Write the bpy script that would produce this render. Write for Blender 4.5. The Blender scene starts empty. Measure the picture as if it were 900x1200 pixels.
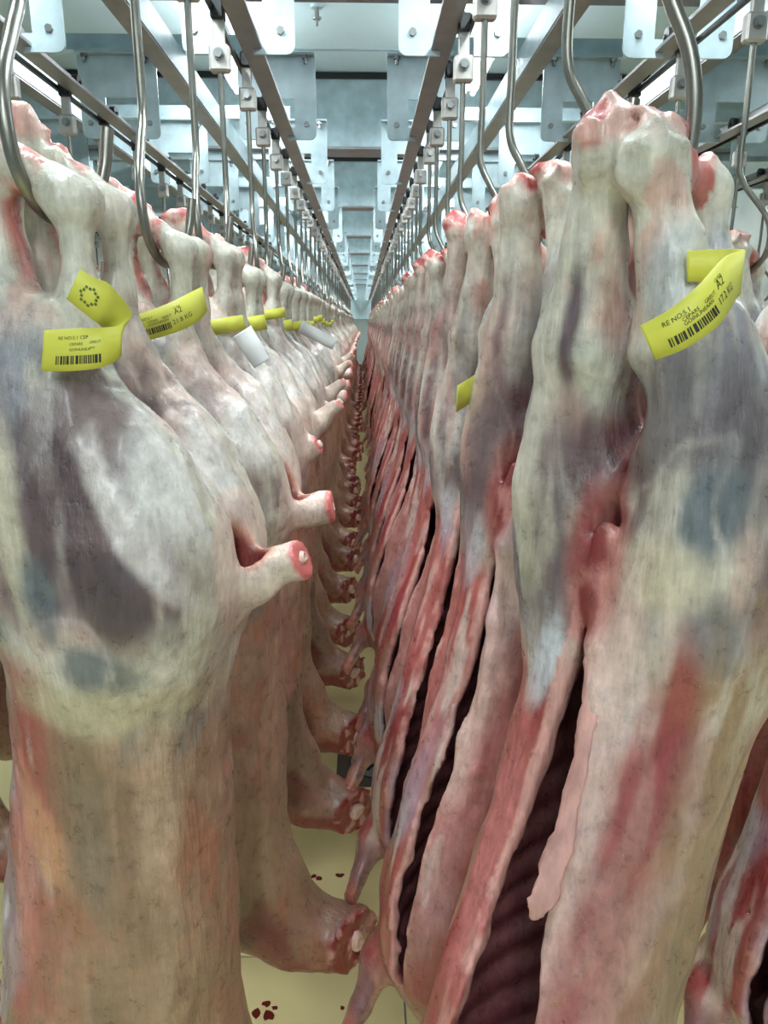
import bpy, math, random
import numpy as np
from mathutils import Vector, Matrix, Euler

# ------------------------------------------------------------------ camera, world, lights, exposure
S = bpy.context.scene
COL = S.collection
EYE = 1.50
FPX = 880.0
cam_d = bpy.data.cameras.new('camera')
cam_d.sensor_fit = 'VERTICAL'
cam_d.sensor_height = 36.0
cam_d.lens = FPX / 1200.0 * 36.0
cam_d.clip_start = 0.02
cam_d.clip_end = 200
cam = bpy.data.objects.new('camera', cam_d)
COL.objects.link(cam)
cam.location = (0, 0, EYE)
cam.rotation_euler = (math.radians(90 - 14.16), 0, math.radians(-1.58))
S.camera = cam

world = bpy.data.worlds.new('world')
S.world = world
world.use_nodes = True
world.node_tree.nodes['Background'].inputs[0].default_value = (0.8, 0.9, 1.0, 1)
world.node_tree.nodes['Background'].inputs[1].default_value = 0.25

S.view_settings.view_transform = 'Standard'
S.view_settings.look = 'None'
S.view_settings.gamma = 1.0
S.view_settings.use_curve_mapping = False
S.view_settings.exposure = 0.72

CEIL = EYE + 1.41
LAMP_COLOR = (0.90, 0.97, 1.0)
LAMP_DROP = 0.20             # lamps hang this far under the ceiling and shine down and up
# (x, y, watts) of the tube lamps under the ceiling
LAMPS = [(-0.06, -2.6, 18), (-0.06, -1.1, 14), (-1.3, -2.2, 18), (1.3, -2.2, 18)]  # unseen, behind the camera; outer pair added to fill the carcass fronts
for _y in (1.35, 3.75, 6.05, 8.35, 10.65, 12.95, 15.25, 17.55, 19.85, 22.1):
    LAMPS += [(-0.62, _y, 18), (0.56, _y, 18)]
LAMPS += [(-2.3, 2.0, 12), (2.3, 2.0, 12), (-2.3, 7.0, 12), (2.3, 7.0, 12)]

ROOM_X0, ROOM_X1, ROOM_Y0, ROOM_Y1 = -3.2, 3.2, -3.5, 24.0
LX, RX, PITCH = -0.315, 0.245, 0.57      # lateral place of the two aisle rows, distance between rails
HOOK_Z = EYE + 0.105                     # height of the hook bends

rng = random.Random(7)

# ------------------------------------------------------------------ small helpers
def s2l(c):
    c = np.asarray(c, dtype=np.float64) / 255.0
    return np.where(c <= 0.04045, c / 12.92, ((c + 0.055) / 1.055) ** 2.4)

def link(o, parent=None):
    COL.objects.link(o)
    if parent is not None:
        o.parent = parent
    return o

def tag(o, label=None, cat=None, group=None, kind=None):
    if label: o['label'] = label
    if cat: o['category'] = cat
    if group: o['group'] = group
    if kind: o['kind'] = kind
    return o

def empty(name, loc=(0, 0, 0), rz=0.0):
    o = bpy.data.objects.new(name, None)
    o.empty_display_size = 0.05
    o.location = loc
    o.rotation_euler = (0, 0, rz)
    return link(o)

def obj(name, mesh, parent=None, loc=None, rot=None):
    o = bpy.data.objects.new(name, mesh)
    if loc is not None: o.location = loc
    if rot is not None: o.rotation_euler = rot
    return link(o, parent)

class MB:
    """collects simple shapes into one mesh"""
    def __init__(self):
        self.v, self.f, self.sm = [], [], []
    def add(self, vs, fs, smooth=False):
        n = len(self.v)
        self.v += [tuple(p) for p in vs]
        self.f += [tuple(i + n for i in f) for f in fs]
        self.sm += [smooth] * len(fs)
        return self
    def box(self, x0, x1, y0, y1, z0, z1, b=0.0):
        if b <= 0:
            vs = [(x, y, z) for z in (z0, z1) for y in (y0, y1) for x in (x0, x1)]
            fs = [(0, 2, 3, 1), (4, 5, 7, 6), (0, 1, 5, 4), (2, 6, 7, 3), (0, 4, 6, 2), (1, 3, 7, 5)]
            return self.add(vs, fs)
        # chamfered box: 24 vertices
        import bmesh
        bm = bmesh.new()
        bmesh.ops.create_cube(bm, size=1)
        for v in bm.verts:
            v.co = Vector((x0 + (v.co.x + .5) * (x1 - x0), y0 + (v.co.y + .5) * (y1 - y0), z0 + (v.co.z + .5) * (z1 - z0)))
        bmesh.ops.bevel(bm, geom=bm.edges[:], offset=b, segments=1, affect='EDGES')
        bm.verts.index_update()
        vs = [v.co[:] for v in bm.verts]
        fs = [[v.index for v in f.verts] for f in bm.faces]
        bm.free()
        return self.add(vs, fs)
    def cyl(self, a, b, r0, r1=None, n=12, caps=True, smooth=True):
        r1 = r0 if r1 is None else r1
        a, b = Vector(a), Vector(b)
        d = (b - a).normalized()
        u = d.orthogonal().normalized()
        w = d.cross(u)
        vs, fs = [], []
        for p, r in ((a, r0), (b, r1)):
            for i in range(n):
                t = 2 * math.pi * i / n
                vs.append(p + u * (r * math.cos(t)) + w * (r * math.sin(t)))
        side = [(i, (i + 1) % n, n + (i + 1) % n, n + i) for i in range(n)]
        self.add(vs, side, smooth)
        if caps:
            self.add(vs[:n], [tuple(range(n - 1, -1, -1))])
            self.add(vs[n:], [tuple(range(n))])
        return self
    def tube(self, pts, rad, n=12, smooth=True):
        pts = [Vector(p) for p in pts]
        rs = rad if isinstance(rad, (list, tuple)) else [rad] * len(pts)
        t0 = (pts[1] - pts[0]).normalized()
        u = t0.orthogonal().normalized()
        vs, fs = [], []
        for i, p in enumerate(pts):
            t = (pts[min(i + 1, len(pts) - 1)] - pts[max(i - 1, 0)]).normalized()
            u = (u - t * u.dot(t)).normalized()
            w = t.cross(u)
            for k in range(n):
                a = 2 * math.pi * k / n
                vs.append(p + u * (rs[i] * math.cos(a)) + w * (rs[i] * math.sin(a)))
        for i in range(len(pts) - 1):
            for k in range(n):
                fs.append((i * n + k, i * n + (k + 1) % n, (i + 1) * n + (k + 1) % n, (i + 1) * n + k))
        self.add(vs, fs, smooth)
        self.add(vs[:n], [tuple(range(n - 1, -1, -1))])
        self.add(vs[-n:], [tuple(range(n))])
        return self
    def prism_y(self, outline, y0, y1):
        """closed outline in x,z extruded along y (outline may be concave: ngon)"""
        n = len(outline)
        vs = [(x, y0, z) for x, z in outline] + [(x, y1, z) for x, z in outline]
        fs = [tuple(range(n)), tuple(range(2 * n - 1, n - 1, -1))]
        fs += [(i, n + i, n + (i + 1) % n, (i + 1) % n) for i in range(n)]
        return self.add(vs, fs)
    def mesh(self, name, mat):
        m = bpy.data.meshes.new(name)
        m.from_pydata(self.v, [], self.f)
        m.polygons.foreach_set('use_smooth', self.sm)
        m.materials.append(mat)
        m.update()
        return m

def catmull(pts, n=6):
    P = [np.array(p, float) for p in pts]
    P = [2 * P[0] - P[1]] + P + [2 * P[-1] - P[-2]]
    out = []
    for i in range(1, len(P) - 2):
        for k in range(n):
            t = k / n
            a, b, c, d = P[i - 1], P[i], P[i + 1], P[i + 2]
            out.append(0.5 * ((2 * b) + (c - a) * t + (2 * a - 5 * b + 4 * c - d) * t * t + (3 * b - a - 3 * c + d) * t ** 3))
    out.append(P[-2])
    return out

# ------------------------------------------------------------------ materials
def new_mat(name):
    m = bpy.data.materials.new(name)
    m.use_nodes = True
    nt = m.node_tree
    return m, nt, nt.nodes['Principled BSDF']

def simple(name, rgb, rough=0.5, metal=0.0, noise=0.0, nscale=20.0, bump=0.0, bscale=60.0, rough_var=0.0, stretch=None, spec=None):
    m, nt, p = new_mat(name)
    c = s2l(rgb)
    p.inputs['Base Color'].default_value = (*c, 1)
    p.inputs['Roughness'].default_value = rough
    p.inputs['Metallic'].default_value = metal
    if spec is not None:
        p.inputs['Specular IOR Level'].default_value = spec
    tc = nt.nodes.new('ShaderNodeTexCoord')
    vec = tc.outputs['Object']
    if stretch:
        mp = nt.nodes.new('ShaderNodeMapping')
        mp.inputs['Scale'].default_value = stretch
        nt.links.new(vec, mp.inputs[0])
        vec = mp.outputs[0]
    if noise > 0:
        n = nt.nodes.new('ShaderNodeTexNoise')
        n.inputs['Scale'].default_value = nscale
        n.inputs['Detail'].default_value = 5
        nt.links.new(vec, n.inputs['Vector'])
        r = nt.nodes.new('ShaderNodeValToRGB')
        r.color_ramp.elements[0].position = 0.3
        r.color_ramp.elements[1].position = 0.7
        r.color_ramp.elements[0].color = (*(c * (1 - noise)), 1)
        r.color_ramp.elements[1].color = (*np.minimum(c * (1 + noise), 1.0), 1)
        nt.links.new(n.outputs['Fac'], r.inputs[0])
        nt.links.new(r.outputs[0], p.inputs['Base Color'])
        if rough_var > 0:
            mr = nt.nodes.new('ShaderNodeMapRange')
            mr.inputs[3].default_value = rough - rough_var
            mr.inputs[4].default_value = rough + rough_var
            nt.links.new(n.outputs['Fac'], mr.inputs[0])
            nt.links.new(mr.outputs[0], p.inputs['Roughness'])
    if bump > 0:
        n2 = nt.nodes.new('ShaderNodeTexNoise')
        n2.inputs['Scale'].default_value = bscale
        n2.inputs['Detail'].default_value = 3
        nt.links.new(vec, n2.inputs['Vector'])
        b = nt.nodes.new('ShaderNodeBump')
        b.inputs['Strength'].default_value = bump
        b.inputs['Distance'].default_value = 0.003
        nt.links.new(n2.outputs['Fac'], b.inputs['Height'])
        nt.links.new(b.outputs[0], p.inputs['Normal'])
    return m

M = {}
M['galv'] = simple('galvanised_steel', (176, 194, 199), 0.38, 0.30, 0.16, 14, 0.0, rough_var=0.10)
M['rail'] = simple('rail_steel', (150, 146, 146), 0.42, 0.7, 0.15, 12, rough_var=0.08)
M['stainless'] = simple('stainless_rod', (132, 130, 122), 0.30, 0.9, 0.12, 40, rough_var=0.06)
M['block'] = simple('cast_block', (178, 174, 168), 0.45, 0.5, 0.12, 40)
M['bolt'] = simple('bolt_steel', (150, 150, 148), 0.3, 0.85, 0.1, 60)
M['black'] = simple('black_plastic', (18, 19, 21), 0.4)
M['panel'] = simple('ceiling_panel_white', (216, 236, 240), 0.5, 0.0, 0.04, 3)
M['wall'] = simple('wall_panel_white', (206, 214, 212), 0.5, 0.0, 0.05, 2)
M['wall_low'] = simple('wall_panel_greygreen', (150, 160, 152), 0.5, 0.0, 0.05, 2)
M['grout'] = simple('joint_bluegrey', (120, 136, 150), 0.7)
M['lamp_body'] = simple('lamp_housing', (225, 228, 228), 0.5)
M['drain'] = simple('drain_steel', (150, 160, 155), 0.4, 0.5, 0.15, 30)
M['drain_frame'] = simple('drain_frame_steel', (92, 86, 82), 0.45, 0.4, 0.15, 30)
M['blood'] = simple('dried_blood', (104, 20, 16), 0.3)
M['bone'] = simple('cut_bone', (206, 170, 156), 0.4, 0.0, 0.18, 60, 0.3, 120)
M['marrow'] = simple('raw_marrow', (150, 34, 36), 0.3, 0.0, 0.3, 80, 0.3, 120)
M['tag'] = simple('yellow_tag_card', (206, 204, 78), 0.5, 0.0, 0.05, 20)
M['white_tag'] = simple('white_tag_card', (214, 216, 214), 0.5, 0.0, 0.04, 20)
M['ink'] = simple('black_ink', (40, 40, 26), 0.6)
M['emblem'] = simple('green_ink', (92, 104, 34), 0.6)
M['floor'] = simple('cream_floor_coating', (232, 216, 158), 0.32, 0.0, 0.10, 2.2, 0.08, 30, rough_var=0.1)

def lamp_mat():
    m, nt, p = new_mat('lamp_tube_glow')
    p.inputs['Base Color'].default_value = (1, 1, 1, 1)
    p.inputs['Emission Color'].default_value = (*LAMP_COLOR, 1)
    p.inputs['Emission Strength'].default_value = 3.0
    return m
M['glow'] = lamp_mat()

def flesh_mat():
    m, nt, p = new_mat('carcass_flesh')
    at = nt.nodes.new('ShaderNodeAttribute'); at.attribute_name = 'Col'
    tc = nt.nodes.new('ShaderNodeTexCoord')
    # fine mottling of fat and muscle
    n1 = nt.nodes.new('ShaderNodeTexNoise'); n1.inputs['Scale'].default_value = 55; n1.inputs['Detail'].default_value = 6; n1.inputs['Roughness'].default_value = 0.62
    nt.links.new(tc.outputs['Object'], n1.inputs['Vector'])
    mp = nt.nodes.new('ShaderNodeMapping'); mp.inputs['Scale'].default_value = (1, 1, 0.16)
    nt.links.new(tc.outputs['Object'], mp.inputs[0])
    n2 = nt.nodes.new('ShaderNodeTexNoise'); n2.inputs['Scale'].default_value = 150; n2.inputs['Detail'].default_value = 5; n2.inputs['Roughness'].default_value = 0.6
    nt.links.new(mp.outputs[0], n2.inputs['Vector'])
    r1 = nt.nodes.new('ShaderNodeMapRange'); r1.inputs[1].default_value = 0.25; r1.inputs[2].default_value = 0.75; r1.inputs[3].default_value = 0.72; r1.inputs[4].default_value = 1.20
    nt.links.new(n1.outputs['Fac'], r1.inputs[0])
    r2 = nt.nodes.new('ShaderNodeMapRange'); r2.inputs[1].default_value = 0.25; r2.inputs[2].default_value = 0.75; r2.inputs[3].default_value = 0.78; r2.inputs[4].default_value = 1.14
    nt.links.new(n2.outputs['Fac'], r2.inputs[0])
    mu = nt.nodes.new('ShaderNodeMath'); mu.operation = 'MULTIPLY'
    nt.links.new(r1.outputs[0], mu.inputs[0]); nt.links.new(r2.outputs[0], mu.inputs[1])
    vm = nt.nodes.new('ShaderNodeVectorMath'); vm.operation = 'SCALE'
    nt.links.new(at.outputs['Color'], vm.inputs[0]); nt.links.new(mu.outputs[0], vm.inputs['Scale'])
    # small dark red blood spots
    vo = nt.nodes.new('ShaderNodeTexVoronoi'); vo.inputs['Scale'].default_value = 15; vo.inputs['Randomness'].default_value = 1
    nt.links.new(tc.outputs['Object'], vo.inputs['Vector'])
    vr = nt.nodes.new('ShaderNodeMapRange'); vr.inputs[1].default_value = 0.020; vr.inputs[2].default_value = 0.036; vr.inputs[3].default_value = 0.5; vr.inputs[4].default_value = 0.0
    nt.links.new(vo.outputs['Distance'], vr.inputs[0])
    mx = nt.nodes.new('ShaderNodeMix'); mx.data_type = 'RGBA'
    mx.inputs[7].default_value = (*s2l((104, 30, 28)), 1)
    nt.links.new(vr.outputs[0], mx.inputs[0]); nt.links.new(vm.outputs[0], mx.inputs[6])
    nt.links.new(mx.outputs[2], p.inputs['Base Color'])
    # moist sheen
    rr = nt.nodes.new('ShaderNodeMapRange'); rr.inputs[1].default_value = 0.3; rr.inputs[2].default_value = 0.7; rr.inputs[3].default_value = 0.22; rr.inputs[4].default_value = 0.46
    nt.links.new(n1.outputs['Fac'], rr.inputs[0]); nt.links.new(rr.outputs[0], p.inputs['Roughness'])
    p.inputs['Specular IOR Level'].default_value = 0.5
    p.inputs['Coat Weight'].default_value = 0.35
    p.inputs['Coat Roughness'].default_value = 0.22
    p.inputs['Subsurface Weight'].default_value = 0.0
    p.inputs['Subsurface Radius'].default_value = (0.012, 0.004, 0.003)
    p.inputs['Subsurface Scale'].default_value = 1.0
    # wrinkles and fibre relief
    ad = nt.nodes.new('ShaderNodeMath'); ad.operation = 'ADD'
    nt.links.new(n1.outputs['Fac'], ad.inputs[0]); nt.links.new(n2.outputs['Fac'], ad.inputs[1])
    bp = nt.nodes.new('ShaderNodeBump'); bp.inputs['Strength'].default_value = 0.7; bp.inputs['Distance'].default_value = 0.003
    nt.links.new(ad.outputs[0], bp.inputs['Height']); nt.links.new(bp.outputs[0], p.inputs['Normal'])
    return m
M['flesh'] = flesh_mat()

# ------------------------------------------------------------------ room shell
def quad_box(name, x0, x1, y0, y1, z0, z1, mat, parent=None, b=0):
    return obj(name, MB().box(x0, x1, y0, y1, z0, z1, b).mesh(name, mat), parent)

fl = quad_box('floor', ROOM_X0, ROOM_X1, ROOM_Y0, ROOM_Y1, -0.10, -0.004, M['grout'])
tag(fl, kind='structure')
TX, TY, TS = 0.085, 1.52, 0.90
tile_mesh = MB().box(-TS / 2 + .002, TS / 2 - .002, -TS / 2 + .002, TS / 2 - .002, -0.0045, 0.0, 0.001).mesh('floor_tile', M['floor'])
for i in range(-4, 4):
    for j in range(-3, 22):
        cx, cy = TX + (i + .5) * TS, TY + (j + .5) * TS
        if ROOM_X0 + .4 < cx < ROOM_X1 - .4 and ROOM_Y0 + .4 < cy < ROOM_Y1 - .4:
            obj('floor_tile', tile_mesh, fl, (cx, cy, 0))
ce = quad_box('ceiling', ROOM_X0, ROOM_X1, ROOM_Y0, ROOM_Y1, CEIL + 0.01, CEIL + 0.12, M['wall_low'])
tag(ce, kind='structure')
pm = MB().box(ROOM_X0, ROOM_X1, -0.571, 0.571, -0.005, 0.0125, 0.003).mesh('ceiling_panel', M['panel'])
seam = MB().box(ROOM_X0, ROOM_X1, -0.012, 0.012, -0.009, -0.004).mesh('ceiling_seam', M['galv'])
for k in range(-7, 17):
    yy = 4.47 + 1.15 * (k + .5)
    obj('ceiling_panel', pm, ce, (0, yy, CEIL))
    obj('ceiling_seam', seam, ce, (0, yy + .575, CEIL))
for nm, a in (('wall_left', (ROOM_X0 - .1, ROOM_X0, ROOM_Y0, ROOM_Y1)), ('wall_right', (ROOM_X1, ROOM_X1 + .1, ROOM_Y0, ROOM_Y1)),
              ('wall_back', (ROOM_X0, ROOM_X1, ROOM_Y0 - .1, ROOM_Y0))):
    tag(quad_box(nm, *a, 0, CEIL, M['wall']), kind='structure')
wf = quad_box('wall_front', ROOM_X0, ROOM_X1, ROOM_Y1, ROOM_Y1 + .1, 0, CEIL, M['wall_low'])
tag(wf, kind='structure')
obj('wall_panel', MB().box(-3.1, 3.1, ROOM_Y1 - .03, ROOM_Y1 + .01, EYE + 0.10, CEIL - .02, 0.01).mesh('wall_panel', M['panel']), wf)

# ceiling beams across the room
beam_m = MB().prism_y([(ROOM_X0 + .02, 0), (ROOM_X1 - .02, 0), (ROOM_X1 - .02, .40), (ROOM_X0 + .02, .40)], -0.05, 0.05).mesh('beam_web', M['galv'])
lip_m = MB().box(ROOM_X0 + .02, ROOM_X1 - .02, -0.11, 0.11, -0.016, 0.0, 0.002).mesh('beam_flange', M['rail'])
top_m = MB().box(ROOM_X0 + .02, ROOM_X1 - .02, -0.075, 0.075, 0.37, 0.40, 0.002).mesh('beam_shadow', M['black'])  # black strip standing in for the shadow gap along the beam top
ORD = ['nearest', 'second', 'third', 'fourth', 'fifth', 'sixth', 'seventh', 'eighth', 'ninth', 'tenth', 'eleventh', 'twelfth', 'thirteenth', 'fourteenth']
BEAM_Y = [0.3, 2.6, 4.9, 7.2, 9.5, 11.8, 14.1, 16.4, 18.7, 21.0]
for i, yy in enumerate(BEAM_Y):
    e = empty('ceiling_beam', (0, yy, EYE + 1.0))
    if yy < 3:
        tag(e, 'grey steel beam crossing the ceiling just above the camera', 'beam', 'grey beams across the ceiling')
    elif i < 6:
        tag(e, 'grey steel beam across the ceiling, %s from the camera in view' % ORD[i - 2], 'beam', 'grey beams across the ceiling')
    else:
        tag(e, 'grey steel beam across the distant end of the ceiling', 'beam', 'grey beams across the ceiling')
    obj('web', beam_m, e); obj('flange', lip_m, e); obj('shadow_strip', top_m, e)

# ------------------------------------------------------------------ ceiling tube lamps (each with its own light)
lh = MB().box(-.06, .06, -.62, .62, -.03, .0, 0.006).mesh('lamp_housing', M['lamp_body'])
lt = MB().cyl((0, -.59, -.045), (0, .59, -.045), .013).mesh('lamp_tube', M['glow'])
lhang = MB().cyl((0, 0, 0), (0, 0, LAMP_DROP - .004), .005, n=8).mesh('lamp_hanger', M['galv'])
for i, (lx, ly, lw) in enumerate(LAMPS):
    e = empty('tube_lamp', (lx, ly, CEIL - LAMP_DROP))
    tag(e, 'twin tube lamp hanging on rods under the white ceiling', 'lamp', 'tube lamps under the ceiling')
    obj('housing', lh, e); obj('tube', lt, e, (-.025, 0, 0)); obj('tube', lt, e, (.025, 0, 0))
    ld = bpy.data.lights.new('tube_light', 'AREA')
    ld.shape = 'RECTANGLE'; ld.size = 0.12; ld.size_y = 1.2
    ld.energy = lw; ld.color = LAMP_COLOR
    lo = bpy.data.objects.new('tube_light', ld); link(lo, e)
    lo.location = (0, 0, -0.065)
    lu = bpy.data.lights.new('tube_light_up', 'AREA')
    lu.shape = 'RECTANGLE'; lu.size = 0.12; lu.size_y = 1.2
    lu.energy = lw * .18; lu.color = LAMP_COLOR
    lo = bpy.data.objects.new('tube_light_up', lu); link(lo, e)
    lo.location = (0, 0, 0.012); lo.rotation_euler = (math.pi, 0, 0)
    for hy_ in (-.45, .45): obj('hanger', lhang, e, (0, hy_, 0))

# water nozzle under the ceiling
e = empty('sprinkler_nozzle', (-0.20, 3.9, CEIL - .004)); tag(e, 'small metal sprinkler nozzle hanging from the white ceiling', 'nozzle')
obj('plate', MB().cyl((0, 0, 0), (0, 0, -.012), .034, .026).mesh('nozzle_plate', M['galv']), e)
obj('stem', MB().cyl((0, 0, -.012), (0, 0, -.05), .011).mesh('nozzle_stem', M['bolt']), e)
obj('head', MB().cyl((0, 0, -.05), (0, 0, -.058), .022, .018).cyl((0, 0, -.058), (0, 0, -.085), .006).mesh('nozzle_head', M['bolt']), e)

# ------------------------------------------------------------------ overhead rails, brackets
RAIL_Z = EYE + 0.665
rows = [(LX - k * PITCH, 1, 'left', k) for k in range(4)] + [(RX + k * PITCH, -1, 'right', k) for k in range(4)]
BR_Y = [0.30 + 0.91 * k for k in range(0, 26)]
def rounded(x0, x1, z0, z1, r, corners):
    pts = []
    for (cx, cz, a0, name) in ((x0 + r, z0 + r, 180, 'bl'), (x1 - r, z0 + r, 270, 'br'), (x1 - r, z1 - r, 0, 'tr'), (x0 + r, z1 - r, 90, 'tl')):
        if name in corners:
            for k in range(6):
                a = math.radians(a0 + 18 * k)
                pts.append((cx + r * math.cos(a), cz + r * math.sin(a)))
        else:
            pts.append({'bl': (x0, z0), 'br': (x1, z0), 'tr': (x1, z1), 'tl': (x0, z1)}[name])
    return pts

def bracket_meshes(s):
    """yoke of sheet steel round a rail; s is the side of the flange (+1 or -1)"""
    pl = MB()
    t = 0.004
    # leg on the flange side, leg on the outer side, top web, with a window beside the rail
    def leg(xa, xb, corners):
        x0, x1 = sorted((s * xa, s * xb))
        if s < 0: corners = corners.translate(str.maketrans('lr', 'rl'))
        pl.prism_y(rounded(x0, x1, -0.012, 0.125, 0.022, [c for c in corners.split()]), -t, t)
    leg(0.072, 0.150, 'br'); leg(-0.130, -0.040, 'bl')
    x0, x1 = sorted((s * -0.130, s * 0.150))
    pl.box(x0, x1, -t, t, 0.125, 0.262)
    x0, x1 = sorted((s * 0.045, s * 0.072))
    pl.box(x0, x1, -t, t, -0.012, 0.030); 
    fl_ = MB().box(*sorted((s * -0.130, s * 0.150)), -0.03, 0.03, 0.262, 0.270, 0.001)
    bo = []
    for bx in (-0.10, 0.115):
        bo.append(MB().cyl((s * bx, -0.016, 0.262), (s * bx, -0.016, 0.252), .013, n=6, smooth=False).cyl((s * bx, -.016, .252), (s * bx, -.016, .236), .006))
        bo.append(MB().cyl((s * bx, -t, 0.04), (s * bx, -t - .008, 0.04), .010, n=6, smooth=False))
    return (pl.mesh('bracket_plate', M['galv']), fl_.mesh('bracket_flange', M['galv']), [b.mesh('bracket_bolt', M['bolt']) for b in bo])

BM = {1: bracket_meshes(1), -1: bracket_meshes(-1)}
SIDE_WORD = ['nearest the aisle', 'second from the aisle', 'third from the aisle', 'fourth from the aisle']
for (rx, s, side, k) in rows:
    e = empty('overhead_rail', (rx, ROOM_Y0 + .1, RAIL_Z))
    tag(e, 'long brown-grey steel overhead rail on the %s side, %s' % (side, SIDE_WORD[k]), 'rail')
    L = ROOM_Y1 - ROOM_Y0 - .2
    a, b = sorted((s * 0.016, s * 0.068))
    obj('flange', MB().box(a, b, 0, L, 0, 0.009, 0.001).mesh('rail_flange', M['rail']), e)
    a, b = sorted((s * 0.016, s * 0.022))
    obj('web', MB().box(a, b, 0, L, 0.009, 0.05).mesh('rail_web', M['rail']), e)
    obj('guide_rod', MB().box(-0.005 - s * .012, 0.005 - s * .012, 0, L, 0.0, 0.012).mesh('guide_rod', M['black']), e)
    for j, by in enumerate(BR_Y):
        if k > 1 and (by > 9 or by < 0): continue
        if k == 1 and by > 14: continue
        q = empty('rail_bracket', (rx, by, RAIL_Z))
        vis = j - 2 if k == 0 else j - 1
        if k < 2 and 0 <= vis < 9:
            lab = '%s galvanised yoke bracket in view on the %s rail %s' % (ORD[vis], side, SIDE_WORD[k])
        elif vis < 0:
            lab = 'galvanised yoke bracket overhead beside the camera on the %s rail %s' % (side, SIDE_WORD[k])
        else:
            lab = 'distant galvanised yoke bracket holding the %s rail %s' % (side, SIDE_WORD[k])
        tag(q, lab, 'bracket', 'yoke brackets on the %s rail %s' % (side, SIDE_WORD[k]))
        obj('plate', BM[s][0], q); obj('flange', BM[s][1], q)
        for bm_ in BM[s][2]: obj('bolt', bm_, q)
# cross angles that carry the brackets, on both sides of the aisle
for sx in (-1, 1):
    x0, x1 = (RX - .145, ROOM_X1 - .05) if sx > 0 else (ROOM_X0 + .05, LX + .145)
    x0 = x0 + .17 if sx > 0 else x0
    x1 = x1 - .17 if sx < 0 else x1
    mm = MB().box(x0, x1, 0.012, 0.018, 0.276, 0.335).box(x0, x1, -0.03, 0.018, 0.270, 0.276).mesh('cross_angle', M['galv'])
    for j, by in enumerate(BR_Y):
        if by > 14: continue
        o = obj('cross_angle', mm, None, (0, by, RAIL_Z))
        hand = 'right' if sx > 0 else 'left'
        tag(o, ('%s thin galvanised angle beam crossing above the %s hand brackets' % (ORD[j], hand)) if j < 10 else 'distant thin galvanised angle beam above the %s hand brackets' % hand, 'beam', 'angle beams over the %s hand brackets' % ('right' if sx > 0 else 'left'))
# longitudinal channels resting on the angles
for (cx, lab) in ((-0.63, 'left'), (0.56, 'right'), (-1.20, 'far left'), (1.13, 'far right')):
    s = 1 if cx < 0 else -1
    e = empty('channel_beam', (cx, ROOM_Y0 + .1, EYE + 0.832)); L = ROOM_Y1 - ROOM_Y0 - .2
    tag(e, 'pale steel channel beam running lengthwise above the %s rails' % lab, 'beam')
    obj('web', MB().box(-.004, .004, 0, L, 0.006, .094).mesh('channel_web', M['galv']), e)
    obj('flange', MB().box(*sorted((0.0, -s * .06)), 0, L, 0, 0.006).mesh('channel_flange', M['rail']), e)
    obj('flange', MB().box(*sorted((0.0, -s * .06)), 0, L, .094, 0.1).mesh('channel_flange', M['rail']), e)

# ------------------------------------------------------------------ carcass modelling: distance fields -> surface nets
F32 = np.float32
class Noise:
    def __init__(self, seed):
        self.t = np.random.RandomState(seed).rand(32, 32, 32).astype(F32)
    def __call__(self, x, y, z):
        x, y, z = np.broadcast_arrays(x, y, z)
        xi, yi, zi = np.floor(x), np.floor(y), np.floor(z)
        fx, fy, fz = x - xi, y - yi, z - zi
        fx = fx * fx * (3 - 2 * fx); fy = fy * fy * (3 - 2 * fy); fz = fz * fz * (3 - 2 * fz)
        xi = xi.astype(np.int64) & 31; yi = yi.astype(np.int64) & 31; zi = zi.astype(np.int64) & 31
        x1, y1, z1 = (xi + 1) & 31, (yi + 1) & 31, (zi + 1) & 31
        t = self.t
        a = t[xi, yi, zi] * (1 - fx) + t[x1, yi, zi] * fx
        b = t[xi, y1, zi] * (1 - fx) + t[x1, y1, zi] * fx
        c = t[xi, yi, z1] * (1 - fx) + t[x1, yi, z1] * fx
        d = t[xi, y1, z1] * (1 - fx) + t[x1, y1, z1] * fx
        return (a * (1 - fy) + b * fy) * (1 - fz) + (c * (1 - fy) + d * fy) * fz
    def fbm(self, x, y, z, o=3):
        r, a, s = 0, 1.0, 0
        for i in range(o):
            r = r + a * self(x * 2 ** i + 7.3 * i, y * 2 ** i + 3.1 * i, z * 2 ** i + 5.7 * i)
            s += a; a *= .5
        return r / s

def smin(a, b, k):
    h = np.maximum(k - np.abs(a - b), 0) / k
    return np.minimum(a, b) - h * h * (k * 0.25)
def smax(a, b, k):
    return -smin(-a, -b, k)
def sstep(a, b, x):
    t = np.clip((x - a) / (b - a), 0, 1)
    return t * t * (3 - 2 * t)

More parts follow.
